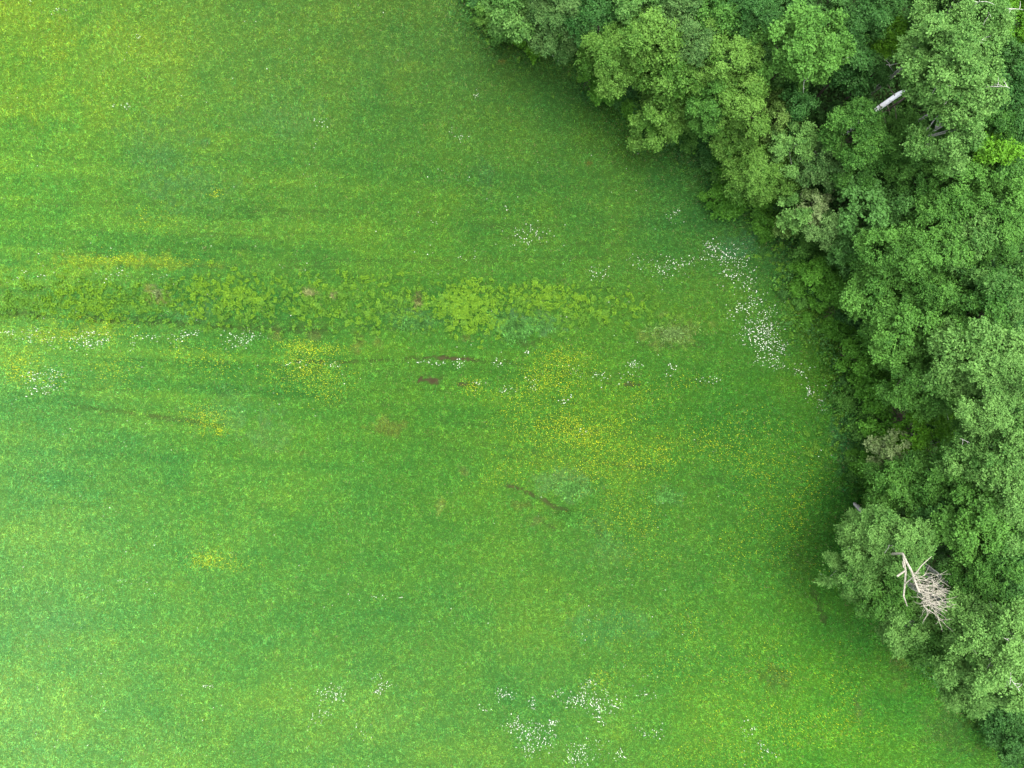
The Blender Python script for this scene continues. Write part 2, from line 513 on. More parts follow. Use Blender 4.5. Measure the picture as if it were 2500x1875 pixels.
lean = (np.cos(wa) * .30, np.sin(wa) * .30)
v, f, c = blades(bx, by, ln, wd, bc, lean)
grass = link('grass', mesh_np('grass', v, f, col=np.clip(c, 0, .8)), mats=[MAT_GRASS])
tag(grass, 'short mixed green grass covering the whole meadow', 'grass', kind='stuff')


# ------------------------------------------------------------------ flowers in the grass
def scatter(specs, r=rng, mult=1.0, spread=1.0):
    us, vs_ = [], []
    for (u, v, su, sv, n) in specs:
        n = int(n * mult)
        k = max(3, n // 11)
        cu = r.normal(u, su * .75, k); cv = r.normal(v, sv * .75, k)
        idx = r.integers(0, k, n)
        us.append(cu[idx] + r.normal(0, spread * min(su, 22) * .62, n)); vs_.append(cv[idx] + r.normal(0, spread * min(sv, 18) * .6, n))
    u = np.concatenate(us); v = np.concatenate(vs_)
    k = T * H / 1250.0
    return (u - 1250) * k, (937.5 - v) * k


def flower_mesh(name, x, y, rad, height, rgb, r=rng, petals=6, jit=.25):
    """small domed flower heads of several petals, tilted a little, on thin stems' height"""
    n = len(x)
    rad = r.uniform(rad[0], rad[1], n)
    h = r.uniform(height[0], height[1], n) + ground_h(x, y)
    ang = np.arange(petals) * 2 * math.pi / petals
    a0 = r.uniform(0, 6.28, n)
    tx, ty = r.normal(0, .28, n), r.normal(0, .28, n)
    c = np.stack([x, y, h + rad * .25], 1)[:, None, :]
    rr = rad[:, None] * r.uniform(.65, 1.15, (n, petals))
    px = rr * np.cos(ang[None] + a0[:, None]); py = rr * np.sin(ang[None] + a0[:, None])
    ring = np.stack([x[:, None] + px, y[:, None] + py, h[:, None] + px * tx[:, None] + py * ty[:, None]], -1)
    stem = np.stack([x, y, h - .30], 1)[:, None, :]
    v = np.concatenate([c, ring, stem], 1).reshape(-1, 3)
    m = petals + 2
    base = np.arange(n)[:, None] * m
    j = np.arange(petals)[None]
    f = np.stack([np.broadcast_to(base, (n, petals)), base + 1 + j, base + 1 + (j + 1) % petals], -1).reshape(-1, 3)
    f2 = np.stack([base[:, 0] + 1, base[:, 0] + 2, base[:, 0] + m - 1], -1)
    col = np.array(rgb)[None] * np.exp(r.normal(0, jit, (n, 1)))
    return mesh_np(name, v, np.concatenate([f, f2]), col=np.repeat(np.clip(col, 0, .9), m, axis=0))


WHITE = (.60, .62, .56)
DRIFTS = [
    ('long drift of white flowers running down beside the wood edge',
     [(1760, 622, 22, 22, 60), (1790, 655, 26, 22, 110), (1815, 690, 20, 18, 40), (1800, 745, 22, 18, 60), (1845, 745, 14, 14, 30),
      (1862, 800, 22, 26, 150), (1830, 815, 20, 14, 60), (1880, 845, 22, 26, 110), (1850, 780, 16, 14, 40), (1890, 890, 16, 16, 30), (1955, 905, 12, 24, 22),
      (1965, 955, 14, 16, 26), (1988, 1000, 10, 22, 20), (1740, 600, 20, 12, 20), (1860, 880, 20, 12, 24)]),
    ('tight patch of white flowers in the upper middle of the meadow', [(1285, 570, 24, 16, 60), (1230, 510, 8, 6, 5)]),
    ('loose band of white flowers left of the long drift', [(1600, 660, 26, 16, 46), (1655, 645, 16, 8, 12), (1500, 672, 40, 12, 26), (1560, 640, 70, 20, 30), (1710, 640, 16, 12, 26)]),
    ('white flowers among yellow ones near the left border of the field', [(150, 818, 90, 14, 90), (110, 925, 50, 26, 110), (30, 815, 24, 6, 18), (230, 835, 60, 10, 40), (250, 670, 90, 14, 22), (90, 680, 80, 10, 14)]),
    ('row of white flowers under the leafy weed strip', [(450, 820, 40, 8, 40), (560, 825, 40, 12, 60), (600, 830, 12, 12, 20), (350, 835, 40, 10, 20)]),
    ('white flowers lining the dark wheel ruts in mid meadow', [(720, 885, 26, 6, 16), (815, 890, 10, 5, 12), (1045, 888, 18, 6, 22), (1125, 884, 10, 8, 18), (1215, 890, 16, 10, 16), (1165, 938, 8, 4, 10),
      (1235, 950, 14, 10, 16), (1300, 930, 16, 14, 16), (1370, 975, 10, 8, 16), (1400, 905, 40, 12, 24), (1560, 890, 14, 8, 24), (1640, 902, 10, 8, 16), (1500, 910, 40, 14, 22), (1285, 861, 6, 4, 8), (1415, 1060, 14, 10, 8), (1720, 925, 30, 10, 14)]),
    ('wide double drift of white flowers at the bottom of the meadow', [(1240, 1682, 18, 12, 36), (1300, 1702, 8, 14, 24), (1385, 1705, 20, 12, 50), (1440, 1715, 26, 14, 100), (1480, 1742, 16, 16, 50), (1440, 1672, 16, 10, 26),
      (1272, 1775, 24, 20, 80), (1325, 1795, 34, 18, 90), (1330, 1765, 14, 8, 26), (1300, 1830, 40, 16, 40), (1430, 1835, 34, 14, 80), (1515, 1840, 10, 10, 20), (1405, 1860, 26, 8, 24), (1180, 1725, 12, 5, 8)]),
    ('straggling white flowers left of the bottom drift', [(800, 1690, 44, 16, 60), (780, 1725, 30, 14, 24), (920, 1668, 16, 12, 34), (925, 1685, 10, 8, 14), (505, 1678, 6, 5, 10), (900, 1785, 20, 8, 6), (980, 1460, 30, 6, 10), (330, 1420, 40, 8, 8)]),
    ('few white flowers low on the right of the field', [(1820, 1775, 10, 14, 18), (1858, 1815, 8, 8, 10), (1880, 1835, 14, 8, 10), (1600, 1770, 50, 20, 22), (1570, 1700, 30, 12, 14), (1350, 1760, 10, 5, 6)]),
]
for lab, spec in DRIFTS:
    x, y = scatter(spec)
    o = link('white_flowers', flower_mesh('white_flowers', x, y, (.014, .038), (.12, .30), WHITE), mats=[MAT_WHITE])
    tag(o, lab, 'flowers', 'white flower drifts in the meadow', 'stuff')
n = 900
u = rng.uniform(-100, 2100, n); v = rng.uniform(-60, 1950, n)
mk = fbm(u * .006, v * .009, 2, 3) + .12 * (np.abs(v - 760) < 200) > .50
x, y = (u[mk] - 1250) * T * H / 1250, (937.5 - v[mk]) * T * H / 1250
x2, y2 = scatter([(780, 300, 14, 8, 12), (1120, 335, 12, 9, 14), (1165, 240, 4, 8, 8), (310, 260, 20, 6, 10), (145, 25, 14, 10, 8), (340, 88, 6, 4, 6), (1070, 545, 6, 3, 4), (1660, 520, 20, 20, 20), (1050, 630, 60, 10, 10)])
x = np.concatenate([x, x2]); y = np.concatenate([y, y2])
mk = sd_at(x, y) > .6
o = link('white_flowers', flower_mesh('white_flowers', x[mk], y[mk], (.016, .034), (.12, .28), WHITE), mats=[MAT_WHITE])
tag(o, 'single white flowers dotted thinly over the whole meadow', 'flowers', 'white flowers dotted about', 'stuff')

YEL = (.50, .54, .014)
YDRIFTS = [
    ('yellow flower patch above the wheel ruts left of centre', [(730, 848, 26, 10, 110), (800, 856, 26, 8, 80), (690, 838, 14, 6, 20)]),
    ('yellow flower patch below the long wheel rut left of centre', [(740, 905, 30, 20, 190), (800, 915, 40, 22, 120), (795, 965, 30, 12, 50), (680, 920, 30, 30, 40)]),
    ('broad yellow flower drift right of the centre of the meadow', [(1385, 872, 36, 12, 120), (1330, 915, 40, 22, 160), (1150, 942, 18, 8, 60), (1275, 960, 50, 20, 120), (1380, 930, 60, 30, 160),
      (1375, 1040, 50, 22, 240), (1435, 1070, 30, 14, 170), (1320, 1075, 50, 24, 100), (1260, 1030, 50, 18, 80), (1560, 960, 60, 18, 90), (1500, 1030, 80, 24, 130), (1590, 1110, 60, 30, 220), (1720, 1070, 50, 30, 110), (1480, 1130, 50, 30, 130), (1700, 930, 50, 14, 36), (1360, 1120, 60, 30, 70), (1440, 1150, 40, 40, 90)]),
    ('small yellow flower patch at the end of the brown track on the left', [(500, 1010, 22, 12, 60), (520, 1035, 24, 14, 80), (540, 1050, 8, 6, 22)]),
    ('lone yellow flower patch in the lower left of the meadow', [(515, 1365, 26, 9, 110), (580, 1375, 30, 10, 20)]),
    ('orange yellow flowers beside white ones near the left border', [(60, 885, 30, 14, 80), (240, 810, 80, 14, 90), (120, 815, 60, 12, 60), (50, 915, 24, 10, 50), (260, 900, 50, 18, 90), (130, 930, 50, 14, 40), (470, 865, 50, 18, 70), (540, 900, 50, 20, 60)]),
    ('thin yellow line of flowers above the weed strip on the left', [(300, 634, 40, 5, 50), (400, 640, 60, 8, 30), (240, 625, 40, 10, 20), (530, 470, 8, 8, 20), (390, 530, 60, 20, 30)]),
    ('fine yellow flowers scattered along the wood edge on the right', [(1850, 1050, 60, 40, 90), (1870, 1150, 60, 50, 100), (1930, 1230, 40, 60, 70), (1860, 1260, 60, 40, 60), (1820, 1120, 40, 40, 70), (1930, 1340, 40, 50, 50), (1810, 1350, 70, 40, 70), (1990, 1160, 20, 50, 40), (1700, 1530, 60, 40, 60)]),
    ('yellow specks in the grass right of the short brown rut', [(1520, 1250, 60, 30, 70), (1500, 1290, 60, 22, 60), (1600, 1220, 60, 40, 60), (1560, 1350, 60, 30, 40), (1250, 1140, 50, 20, 40), (1205, 1165, 40, 10, 30), (1480, 1500, 60, 60, 40)]),
    ('yellow flowers in the lower right corner of the meadow', [(1800, 1740, 90, 50, 90), (1950, 1780, 80, 40, 100), (1700, 1640, 80, 40, 70), (2080, 1780, 60, 40, 90), (1760, 1850, 100, 20, 100), (1470, 1660, 20, 12, 40), (1900, 1600, 90, 50, 110), (2060, 1660, 40, 40, 60)]),
]
for lab, spec in YDRIFTS:
    x, y = scatter(spec, mult=3.0, spread=1.7)
    mk = sd_at(x, y) > .5
    o = link('yellow_flowers', flower_mesh('yellow_flowers', x[mk], y[mk], (.010, .022), (.10, .26), YEL, jit=.35), mats=[MAT_YELLOW])
    tag(o, lab, 'flowers', 'yellow flower drifts in the meadow', 'stuff')


# ------------------------------------------------------------------ leaves: quads with a tint
def leaf_quads(c, nrm, size, tint, r=rng, aspect=.62):
    """one rhombic leaf per point c facing nrm"""
    n = len(c)
    nrm = nrm / (np.linalg.norm(nrm, axis=1, keepdims=True) + 1e-9)
    d = r.normal(0, 1, (n, 3)); d -= (d * nrm).sum(1, keepdims=True) * nrm
    d /= np.linalg.norm(d, axis=1, keepdims=True) + 1e-9
    s = np.cross(nrm, d)
    L = size[:, None]
    v = np.stack([c - d * L * .5, c + s * L * aspect * .5 + d * L * .05, c + d * L * .5, c - s * L * aspect * .5 + d * L * .05], 1).reshape(-1, 3)
    f = np.arange(4 * n).reshape(n, 4)
    return v, f, np.repeat(tint, 4)


def crown_mesh(name, rx, rz, zc, seed, leaf=.13, cover=2.3, lobes=16, ragged=.25, droop=0.0, light=.42, bough=1.0):
    """foliage: boughs on an egg-shaped crown, leafy sprays on each bough, leaves round each spray"""
    r = np.random.default_rng(seed)
    pts, out, tw = [], [], []
    k = np.arange(lobes) + r.uniform(0, .9, lobes)
    cz = 1 - 1.42 * (k / lobes)
    az = k * 2.39996 + r.uniform(0, 6.28)
    rad = np.sqrt(np.clip(1 - cz ** 2, 0, 1))
    # uneven outline: a few big bulges and bays
    ph = r.uniform(0, 6.28, 3)
    bulge = 1 + ragged * (.55 * np.sin(az * 2 + ph[0]) + .45 * np.sin(az * 3 + ph[1]) + .5 * np.sin(cz * 5 + az + ph[2]))
    lump = np.clip(bulge * r.uniform(1 - ragged, 1 + ragged * .6, lobes), .35, 1.35)
    L = np.stack([rad * np.cos(az) * rx * .82, rad * np.sin(az) * rx * .82, cz * rz * .84], 1) * lump[:, None]
    LR = np.clip(r.uniform(.22, .44, lobes) * rx ** .5, .20, .75) * bough
    cen = np.array([0, 0, zc])
    for i in range(lobes):
        o = L[i] / np.array([rx, rx, rz]); o = o / (np.linalg.norm(o) + 1e-6) + np.array([0, 0, .25])
        a = 4 * math.pi * LR[i] ** 2
        n_tw = max(7, int(a / .060))
        d = r.normal(0, 1, (n_tw, 3)) + o * .9; d[:, 2] += .2
        d /= np.linalg.norm(d, axis=1, keepdims=True)
        rr = LR[i] * r.uniform(.2, 1.75, n_tw) ** .8
        t = L[i] + d * rr[:, None] * np.array([1, 1, .8])
        t[:, 2] -= droop * (t[:, 0] ** 2 + t[:, 1] ** 2) / rx
        nl = max(5, int(.060 * cover / (.31 * leaf * leaf)))
        base_t = light + r.normal(0, .13) + r.normal(0, .18, n_tw)
        g = r.normal(0, 1, (n_tw, nl, 3)) * np.array([.090, .090, .055])
        p = t[:, None, :] + g + d[:, None, :] * r.uniform(-.24, .10, (n_tw, nl, 1))
        nn = d[:, None, :] * .35 + r.normal(0, .5, (n_tw, nl, 3)); nn[..., 2] += .75
        pts.append(p.reshape(-1, 3)); out.append(nn.reshape(-1, 3))
        tw.append((base_t[:, None] + r.normal(0, .16, (n_tw, nl))).ravel())
    p = np.concatenate(pts) + cen; nn = np.concatenate(out); tn = np.clip(np.concatenate(tw), 0, 1)
    v, f, t = leaf_quads(p, nn, r.uniform(.65, 1.3, len(p)) * leaf, tn, r)
    return mesh_np(name, v, f, fattr=t), L + cen, LR


def make_tree(u, v, rpx, ztop, sp, label, kind='tree', seed=0, leaf=.13, cover=1.9, tall=1.35, bark=None,
              lobes=None, branches=0, ragged=.28, group=None, name=None, droop=.0, trunk_r=None, light=.38, cat=None):
    k0 = T * (H - ztop * .72) / 1250
    rx = rpx * k0 * 1.06
    rz = min(rx * tall, ztop * .48)
    zc = ztop - rz
    p = P(u, v, ztop - .7 * rz)
    root = empty(name or ('tree' if kind == 'tree' else 'shrub'), (p[0], p[1], 0))
    tag(root, label, cat or kind, group)
    lob = lobes or int(np.clip(8 + rx * rx * 9.0, 9, 70))
    rq = np.random.default_rng(seed * 31 + 2)
    light = light + rq.normal(0, .10)
    bough = rq.uniform(.80, 1.45); leaf = leaf * rq.uniform(.85, 1.28)
    lob = int(np.clip(lob / bough ** 1.6, 8, 80))
    me, L, LR = crown_mesh('crown', rx, rz, zc, seed * 13 + 5, leaf, cover, lob, ragged, droop, light, bough)
    link('crown', me, root, [LEAF[sp]])
    r = np.random.default_rng(seed * 7 + 1)
    tb = Tubes(7)
    zg = float(ground_h(np.array([p[0]]), np.array([p[1]]))[0]) - .1
    if kind == 'tree':
        tr = trunk_r or (.04 + .007 * ztop)
        sd0 = float(sd_at(np.array([p[0]]), np.array([p[1]]))[0])
        away = np.array([.8, .6]) * np.clip(sd0 * 1.2 + 4, 0, 2.2)          # edge trees lean out to the light
        stem = curve((away[0] + r.normal(0, .15), away[1] + r.normal(0, .15), zg), (0, 0, zc + rz * .55), 9, 0, .05, r)
        stem[:, 2] = np.maximum(stem[:, 2], zg)
        tb.add(stem, np.linspace(tr * 1.15, tr * .22, 9))
        for i in r.permutation(len(L))[:min(len(L), 9)]:
            h = np.clip((L[i, 2] - rz * .6 - stem[0, 2]) / (stem[-1, 2] - stem[0, 2]), .35, .9)
            j = h * 8; a = stem[int(j)]
            tb.add(curve(a, L[i], 6, -.12, .04, r), np.linspace(tr * .42, .012, 6))
    else:
        for i in range(min(len(L), 7)):
            tb.add(curve((r.normal(0, .12), r.normal(0, .12), zg), L[i], 6, .1, .03, r), np.linspace(.035, .008, 6))
    link('trunk' if kind == 'tree' else 'stem', tb.mesh('trunk'), root, [bark or (BARK_PALE if sp == 'aspen' else BARK_BROWN)])
    for b in range(branches):       # bare pale limbs that show through the leaves
        i = int(r.integers(0, len(L)))
        tb2 = Tubes(5)
        top = L[i] + (L[i] - np.array([0, 0, zc])) * r.uniform(.30, .5) + np.array([0, 0, LR[i] * 1.0])
        s0 = np.array([0, 0, zc]) + (L[i] - np.array([0, 0, zc])) * .55 + np.array([0, 0, rz * .25])
        c = curve(s0, top, 7, .25, .07, r)
        tb2.add(c, np.linspace(.036, .008, 7))
        for q in range(3):
            e = c[3 + q] + r.normal(0, .35, 3)
            tb2.add(curve(c[3 + q], e, 4, .05, .04, r), np.linspace(.016, .006, 4))
        link('branch', tb2.mesh('branch'), root, [BARK_PALE])
    return root, rx, rz, zc


exec_trees = [
    # u, v, r, ztop, species, label, options
    (1245, 15, 58, 8, 'aspen', 'bright green tree cut by the top border, first at the wood\'s upper left end', {}),
    (1350, 35, 60, 8.5, 'grey', 'greyish green tree on the top border, second from the wood\'s upper left end', dict(droop=.25)),
    (1445, 25, 50, 9, 'blue', 'bluish green tree on the top border left of the big yellow green crowns', {}),
    (1375, -30, 60, 10, 'grey', 'grey green crown peeping in over the second tree on the top border', {}),
    (1520, 130, 66, 9, 'yellow', 'wide yellow green tree bulging furthest left into the meadow near the top', dict(cover=2.4)),
    (1590, 85, 60, 10, 'yellow', 'brightest yellow green crown top behind the wide bulging tree', dict(light=.55)),
    (1645, 180, 62, 9.5, 'yellow', 'yellow green tree right of the wide bulging tree', {}),
    (1700, 105, 56, 10.5, 'grey', 'yellow tipped crown between the bright crown top and the blue green trees', dict(light=.5)),
    (1770, 130, 60, 11, 'yellow', 'tall yellow tipped tree left of the pale tree with a bare fork', dict(light=.55)),
    (1620, 285, 58, 6.5, 'yellow', 'low spreading yellow green tree with bare brown stems showing at its middle', dict(light=.35, cover=1.7)),
    (1735, 250, 55, 9, 'green', 'mid green tree behind the low spreading yellow green tree', {}),
    (1815, 245, 56, 10, 'yellow', 'warm yellow green crown at the left of the dark gap', {}),
    (1560, 20, 55, 10, 'aspen', 'soft green crown on the top border above the yellow green crowns', {}),
    (1660, 15, 58, 10.5, 'grey', 'grey green crown on the top border above the yellow tipped crown', {}),
    (1755, 30, 52, 11, 'green', 'green crown on the top border beside the dark blue green one', {}),
    (1850, 35, 62, 11.5, 'blue', 'dark blue green tree on the top border left of the pale forked tree', {}),
    (1965, 105, 80, 13, 'green', 'large fresh green tree with a bare grey fork at its lower left', dict(light=.55, branches=2)),
    (2015, 10, 50, 11, 'dark', 'dark crown on the top border above the large fresh green tree', {}),
    (2115, 30, 66, 12, 'blue', 'dark blue green tree on the top border left of the lime green sapling', {}),
    (2185, 85, 46, 10, 'lime', 'vivid lime green sapling lit up among dark trees near the top', dict(light=.6)),
    (2290, 20, 60, 13, 'dark', 'dull dark crown on the top border beside the leafy pale limbed tree', {}),
    (2355, 35, 84, 16, 'aspen', 'thin crowned tree with long bare whitish limbs at the top right', dict(branches=5, cover=1.4, light=.35)),
    (2320, 150, 84, 18, 'aspen', 'tallest pale silvery tree standing on a white trunk', dict(bark=None, light=.62, branches=3, ragged=.35)),
    (2365, 215, 62, 17, 'aspen', 'silvery crown close behind the tallest pale tree', dict(light=.52, branches=1)),
    (2325, 300, 66, 16, 'aspen', 'silvery tree directly below the tallest pale tree', dict(light=.5, branches=1)),
    (2268, 196, 30, 14.6, 'green', 'green crown overhanging the upper end of the white trunk', dict(light=.42)),
    (2475, 45, 62, 12, 'lime', 'dusky lime tree in the top right corner', dict(light=.12, cover=1.6)),
    (2450, 150, 52, 12, 'dark', 'dark tree on the right border below the corner lime tree', {}),
    (2455, 235, 60, 13, 'blue', 'blue green tree by the right border beside the silvery trees', {}),
    (2098, 324, 62, 12, 'green', 'rounded green tree just below the lower end of the white trunk', dict(light=.45)),
    (2075, 155, 52, 10.5, 'blue', 'shaded blue green tree between the fresh green tree and white trunk', {}),
    (2135, 172, 34, 9, 'dark', 'dim crown left of the white trunk\'s upper end', dict(branches=1)),
    (1945, 245, 34, 9, 'blue', 'narrow blue green crown on the left rim of the dark gap', dict(light=.5)),
    (1895, 280, 46, 8, 'olive', 'brownish olive bush on the lower left rim of the dark gap', dict(light=.4)),
    (1935, 355, 52, 8.5, 'aspen', 'soft green tree left of the rounded green tree', dict(light=.4)),
    (1850, 425, 58, 7, 'yellow', 'pale yellow green tree at the field edge below the olive bush', dict(light=.5)),
    (1800, 330, 44, 6.5, 'yellow', 'small yellow green tree behind the teal grass at the field edge', dict(light=.3)),
    (2015, 395, 46, 8.5, 'grey', 'dull grey green crown right of the pale yellow green edge tree', dict(light=.3)),
    (2110, 420, 58, 9.5, 'green', 'green tree under the rounded green tree with split lobes', {}),
    (2220, 350, 54, 11, 'green', 'mid green tree under the silvery trees on the left', {}),
    (2395, 290, 56, 13, 'green', 'mid green tree right of the lower silvery tree', {}),
    (2430, 362, 36, 12.5, 'lime', 'small glowing lime crown near the right border', dict(light=.5)),
    (2420, 425, 64, 12, 'green', 'broad green tree below the small glowing lime crown', {}),
    (2255, 440, 50, 10.5, 'green', 'green crown below a dark hollow under the silvery trees', dict(light=.35)),
    (2350, 445, 54, 12, 'green', 'green tree right of the dark hollow', dict(light=.5)),
    (2480, 330, 50, 12, 'blue', 'blue green crown cut by the right border beside the lime crown', {}),
    (1985, 500, 34, 6.5, 'cream', 'cream flowering shrub topping the edge thicket', dict(light=.4)),
    (1940, 520, 34, 6, 'aspen', 'fresh green bush left of the cream flowering shrub', {}),
    (1918, 552, 22, 4, 'olive', 'brown tinged bush at the tip of the edge thicket', dict(light=.35)),
    (2030, 560, 40, 6.5, 'grey', 'grey green bush with a pale hanging branch at the field edge', dict(light=.45)),
    (2110, 505, 62, 9, 'dark', 'dark leaved tree with light tips right of the cream flowering shrub', dict(light=.75, leaf=.17)),
    (2210, 510, 48, 9.5, 'dark', 'dusky tree right of the dark leaved tree with light tips', dict(light=.62, leaf=.17)),
    (2285, 510, 50, 11, 'green', 'green crown between the dusky tree and right hand crowns', {}),
    (2370, 525, 54, 12, 'green', 'bright green crown in the second row from the right border', dict(light=.52)),
    (2465, 500, 60, 13, 'green', 'large green crown on the right border under the broad green tree', dict(light=.5)),
    (2090, 605, 46, 7, 'dark', 'low dark tree at the edge below the pale hanging branch', dict(light=.55)),
    (2180, 605, 66, 10, 'green', 'full green tree right of the low dark edge tree', dict(light=.48)),
    (2290, 625, 72, 12, 'green', 'broad bright green tree in the middle of the right hand wood', dict(light=.55)),
    (2375, 595, 54, 12.5, 'aspen', 'light green crown behind the broad bright green tree', {}),
    (2445, 590, 54, 13, 'green', 'green crown close to the right border beside the light green crown', {}),
    (2375, 680, 48, 11, 'blue', 'shadowy blue green crown below the light green crown', {}),
    (2450, 715, 64, 13.5, 'aspen', 'light green tree on the right border, middle height of the photo', {}),
    (2150, 725, 68, 9, 'green', 'green tree with a sharp tip pointing at the dark gap beside the brown brush', dict(light=.52)),
    (2300, 735, 56, 11.5, 'green', 'yellow tipped crown right of the sharp tipped green tree', dict(light=.55)),
    (2215, 820, 76, 10.5, 'green', 'big dome shaped tree at the widest part of the edge', dict(light=.52)),
    (2385, 795, 60, 13, 'green', 'green crown above the tall light green tree at right', {}),
    (2370, 865, 72, 14, 'aspen', 'tall light green tree with yellow flecks near the right border', dict(light=.5)),
    (2465, 835, 50, 12, 'dark', 'dark crown in the gap at the right border', {}),
    (2105, 860, 40, 5, 'fresh', 'yellowish bush at the foot of the big dome shaped tree', dict(kind='shrub', light=.3, leaf=.17)),
    (2145, 935, 48, 4.5, 'fresh', 'yellow lime bush at the field edge above the brown twigs', dict(kind='shrub', light=.25, leaf=.17)),
    (2255, 935, 66, 10.5, 'green', 'green tree with a small bare fork right of the yellow lime bush', dict(branches=1)),
    (2445, 950, 88, 15, 'aspen', 'very large pale green tree bulging over the right border', dict(light=.55)),
    (2372, 978, 48, 10, 'green', 'shaded green crown left of the very large pale green tree', dict(light=.35)),
    (1995, 670, 38, 2.4, 'fresh', 'lime weedy bush furthest left of the brown brush', dict(kind='shrub', light=.35, leaf=.16)),
    (2048, 690, 36, 3.0, 'fresh', 'green bush between the lime weedy bush and the wood', dict(kind='shrub', leaf=.16)),
    (2010, 725, 26, 2.0, 'fresh', 'small bright bush just above the brown brush', dict(kind='shrub', light=.5, leaf=.16)),
    (2050, 805, 26, 1.6, 'fresh', 'low yellowish bush just below the brown brush', dict(kind='shrub', light=.2, leaf=.16)),
    (2262, 1060, 60, 7, 'lime', 'round evenly leaved lime bush inside the wood edge', dict(kind='shrub', light=.35, leaf=.17, ragged=.1, lobes=26)),
    (2160, 1035, 36, 3.5, 'fresh', 'low yellow green bush left of the round lime bush', dict(kind='shrub', light=.15, leaf=.16)),
    (2190, 1108, 48, 6.4, 'cream', 'pale whitish flowering bush below the round lime bush', dict(kind='shrub', light=.36, leaf=.17)),
    (2128, 1140, 34, 3.5, 'fresh', 'small yellow green bush left of the pale flowering bush', dict(kind='shrub', light=.25)),
    (2190, 1192, 58, 8, 'green', 'green tree right below the pale flowering bush', dict(light=.42)),
    (2290, 1180, 52, 9.5, 'green', 'green crown right of the tree below the pale bush', {}),
    (2395, 1110, 60, 12.5, 'aspen', 'light green tree with thin grey limbs below the dark gap at right', dict(branches=2, light=.5)),
    (2455, 1180, 70, 14, 'aspen', 'tall light green tree on the right border beneath the dark gap', dict(branches=1, light=.5)),
    (2345, 1160, 48, 11, 'green', 'leafy crown in front of the tree with thin grey limbs', {}),
    (2330, 1255, 56, 10, 'blue', 'shaded bluish tree right above the dead tree', {}),
    (2395, 1290, 70, 13, 'green', 'lush green tree up and right of the dead tree', dict(light=.55)),
    (2475, 1295, 56, 13, 'aspen', 'soft green crown on the right border beside the lush green tree', {}),
    (2290, 1325, 36, 7.5, 'dark', 'dim crown in the dark pocket above the dead tree\'s twigs', {}),
    (2150, 1316, 68, 9.5, 'aspen', 'pale feathery tree leaning furthest over the meadow on the right', dict(light=.52, ragged=.28, cover=1.9)),
    (2185, 1335, 74, 11.8, 'aspen', 'pale tree top directly left above the dead tree', dict(light=.6, branches=1)),
    (2110, 1410, 64, 9, 'aspen', 'loose green foliage tree under the feathery leaning tree', dict(light=.3, cover=1.7, ragged=.45)),
    (2170, 1460, 56, 10, 'green', 'green crown to the left of the dead tree', {}),
    (2225, 1535, 54, 11, 'aspen', 'light green crown hanging below the dead tree', dict(light=.5)),
    (2400, 1400, 66, 12.5, 'green', 'green tree right of the dead tree', {}),
    (2480, 1400, 54, 13, 'blue', 'blue green crown on the right border level with the dead tree', {}),
    (2392, 1512, 54, 12.5, 'aspen', 'light crown lower right of the dead tree', dict(light=.45, branches=1)),
    (2300, 1580, 58, 11, 'green', 'thin shaded crown at the meadow side of the lowest trees', dict(cover=1.6, light=.3, ragged=.4)),
    (2390, 1590, 74, 15, 'aspen', 'pale tree with crooked bare limbs in the lower right', dict(branches=5, light=.6, cover=1.6, ragged=.4)),
    (2470, 1560, 66, 16, 'aspen', 'pale tree on the right border with a grey trunk showing', dict(branches=3, light=.6, cover=1.7)),
    (2470, 1665, 62, 13, 'aspen', 'light green tree on the right border, lowest tall tree', dict(branches=2, light=.55)),
    (2365, 1680, 56, 10, 'aspen', 'loose light foliage tree hanging lowest towards the corner', dict(light=.42, cover=1.6, ragged=.45)),
    (2485, 1500, 48, 12, 'green', 'green crown on the right border above the trunk showing', {}),
    (2480, 1810, 46, 4, 'blue', 'dark bush low in the bottom right corner', dict(kind='shrub', light=.3)),
    (2440, 1770, 36, 2.6, 'blue', 'low dark bush above the one in the bottom right corner', dict(kind='shrub', light=.3)),
    (1448, 172, 30, 3.2, 'fresh', 'small bush standing free before the upper trees', dict(kind='shrub', light=.25, leaf=.16)),
    (1480, 215, 34, 3.0, 'fresh', 'small bush touching the free standing one in front of the upper trees', dict(kind='shrub', light=.2, leaf=.16)),
    (1270, 85, 16, 1.2, 'lime', 'tiny bright weed bush by the first tree on the top border', dict(kind='shrub', light=.2)),
    (1303, 130, 12, .9, 'lime', 'tiny lime weed in the open grass below the upper trees', dict(kind='shrub', light=.4)),
    (1180, 40, 20, 1.8, 'yellow', 'small olive weed bush left of the first tree', dict(kind='shrub', light=.25)),
    (1755, 480, 30, 1.6, 'fresh', 'bright green weed bush at the field edge by the teal grass', dict(kind='shrub', light=.3)),
    (1795, 500, 24, 1.5, 'fresh', 'smaller weed bush right of the bright green weed bush', dict(kind='shrub', light=.15)),
    (1730, 345, 26, 2.2, 'blue', 'dark low bush in the notch of the wood edge', dict(kind='shrub', light=.3)),
    (1790, 395, 34, 3, 'fresh', 'yellow green bush in front of the pale edge tree', dict(kind='shrub', light=.15)),
]
TREES = []
for i, (u, v, rp, zt, sp, lab, op) in enumerate(exec_trees):
    TREES.append((u, v, make_tree(u, v, rp, zt, sp, lab, seed=i + 1, **op)))

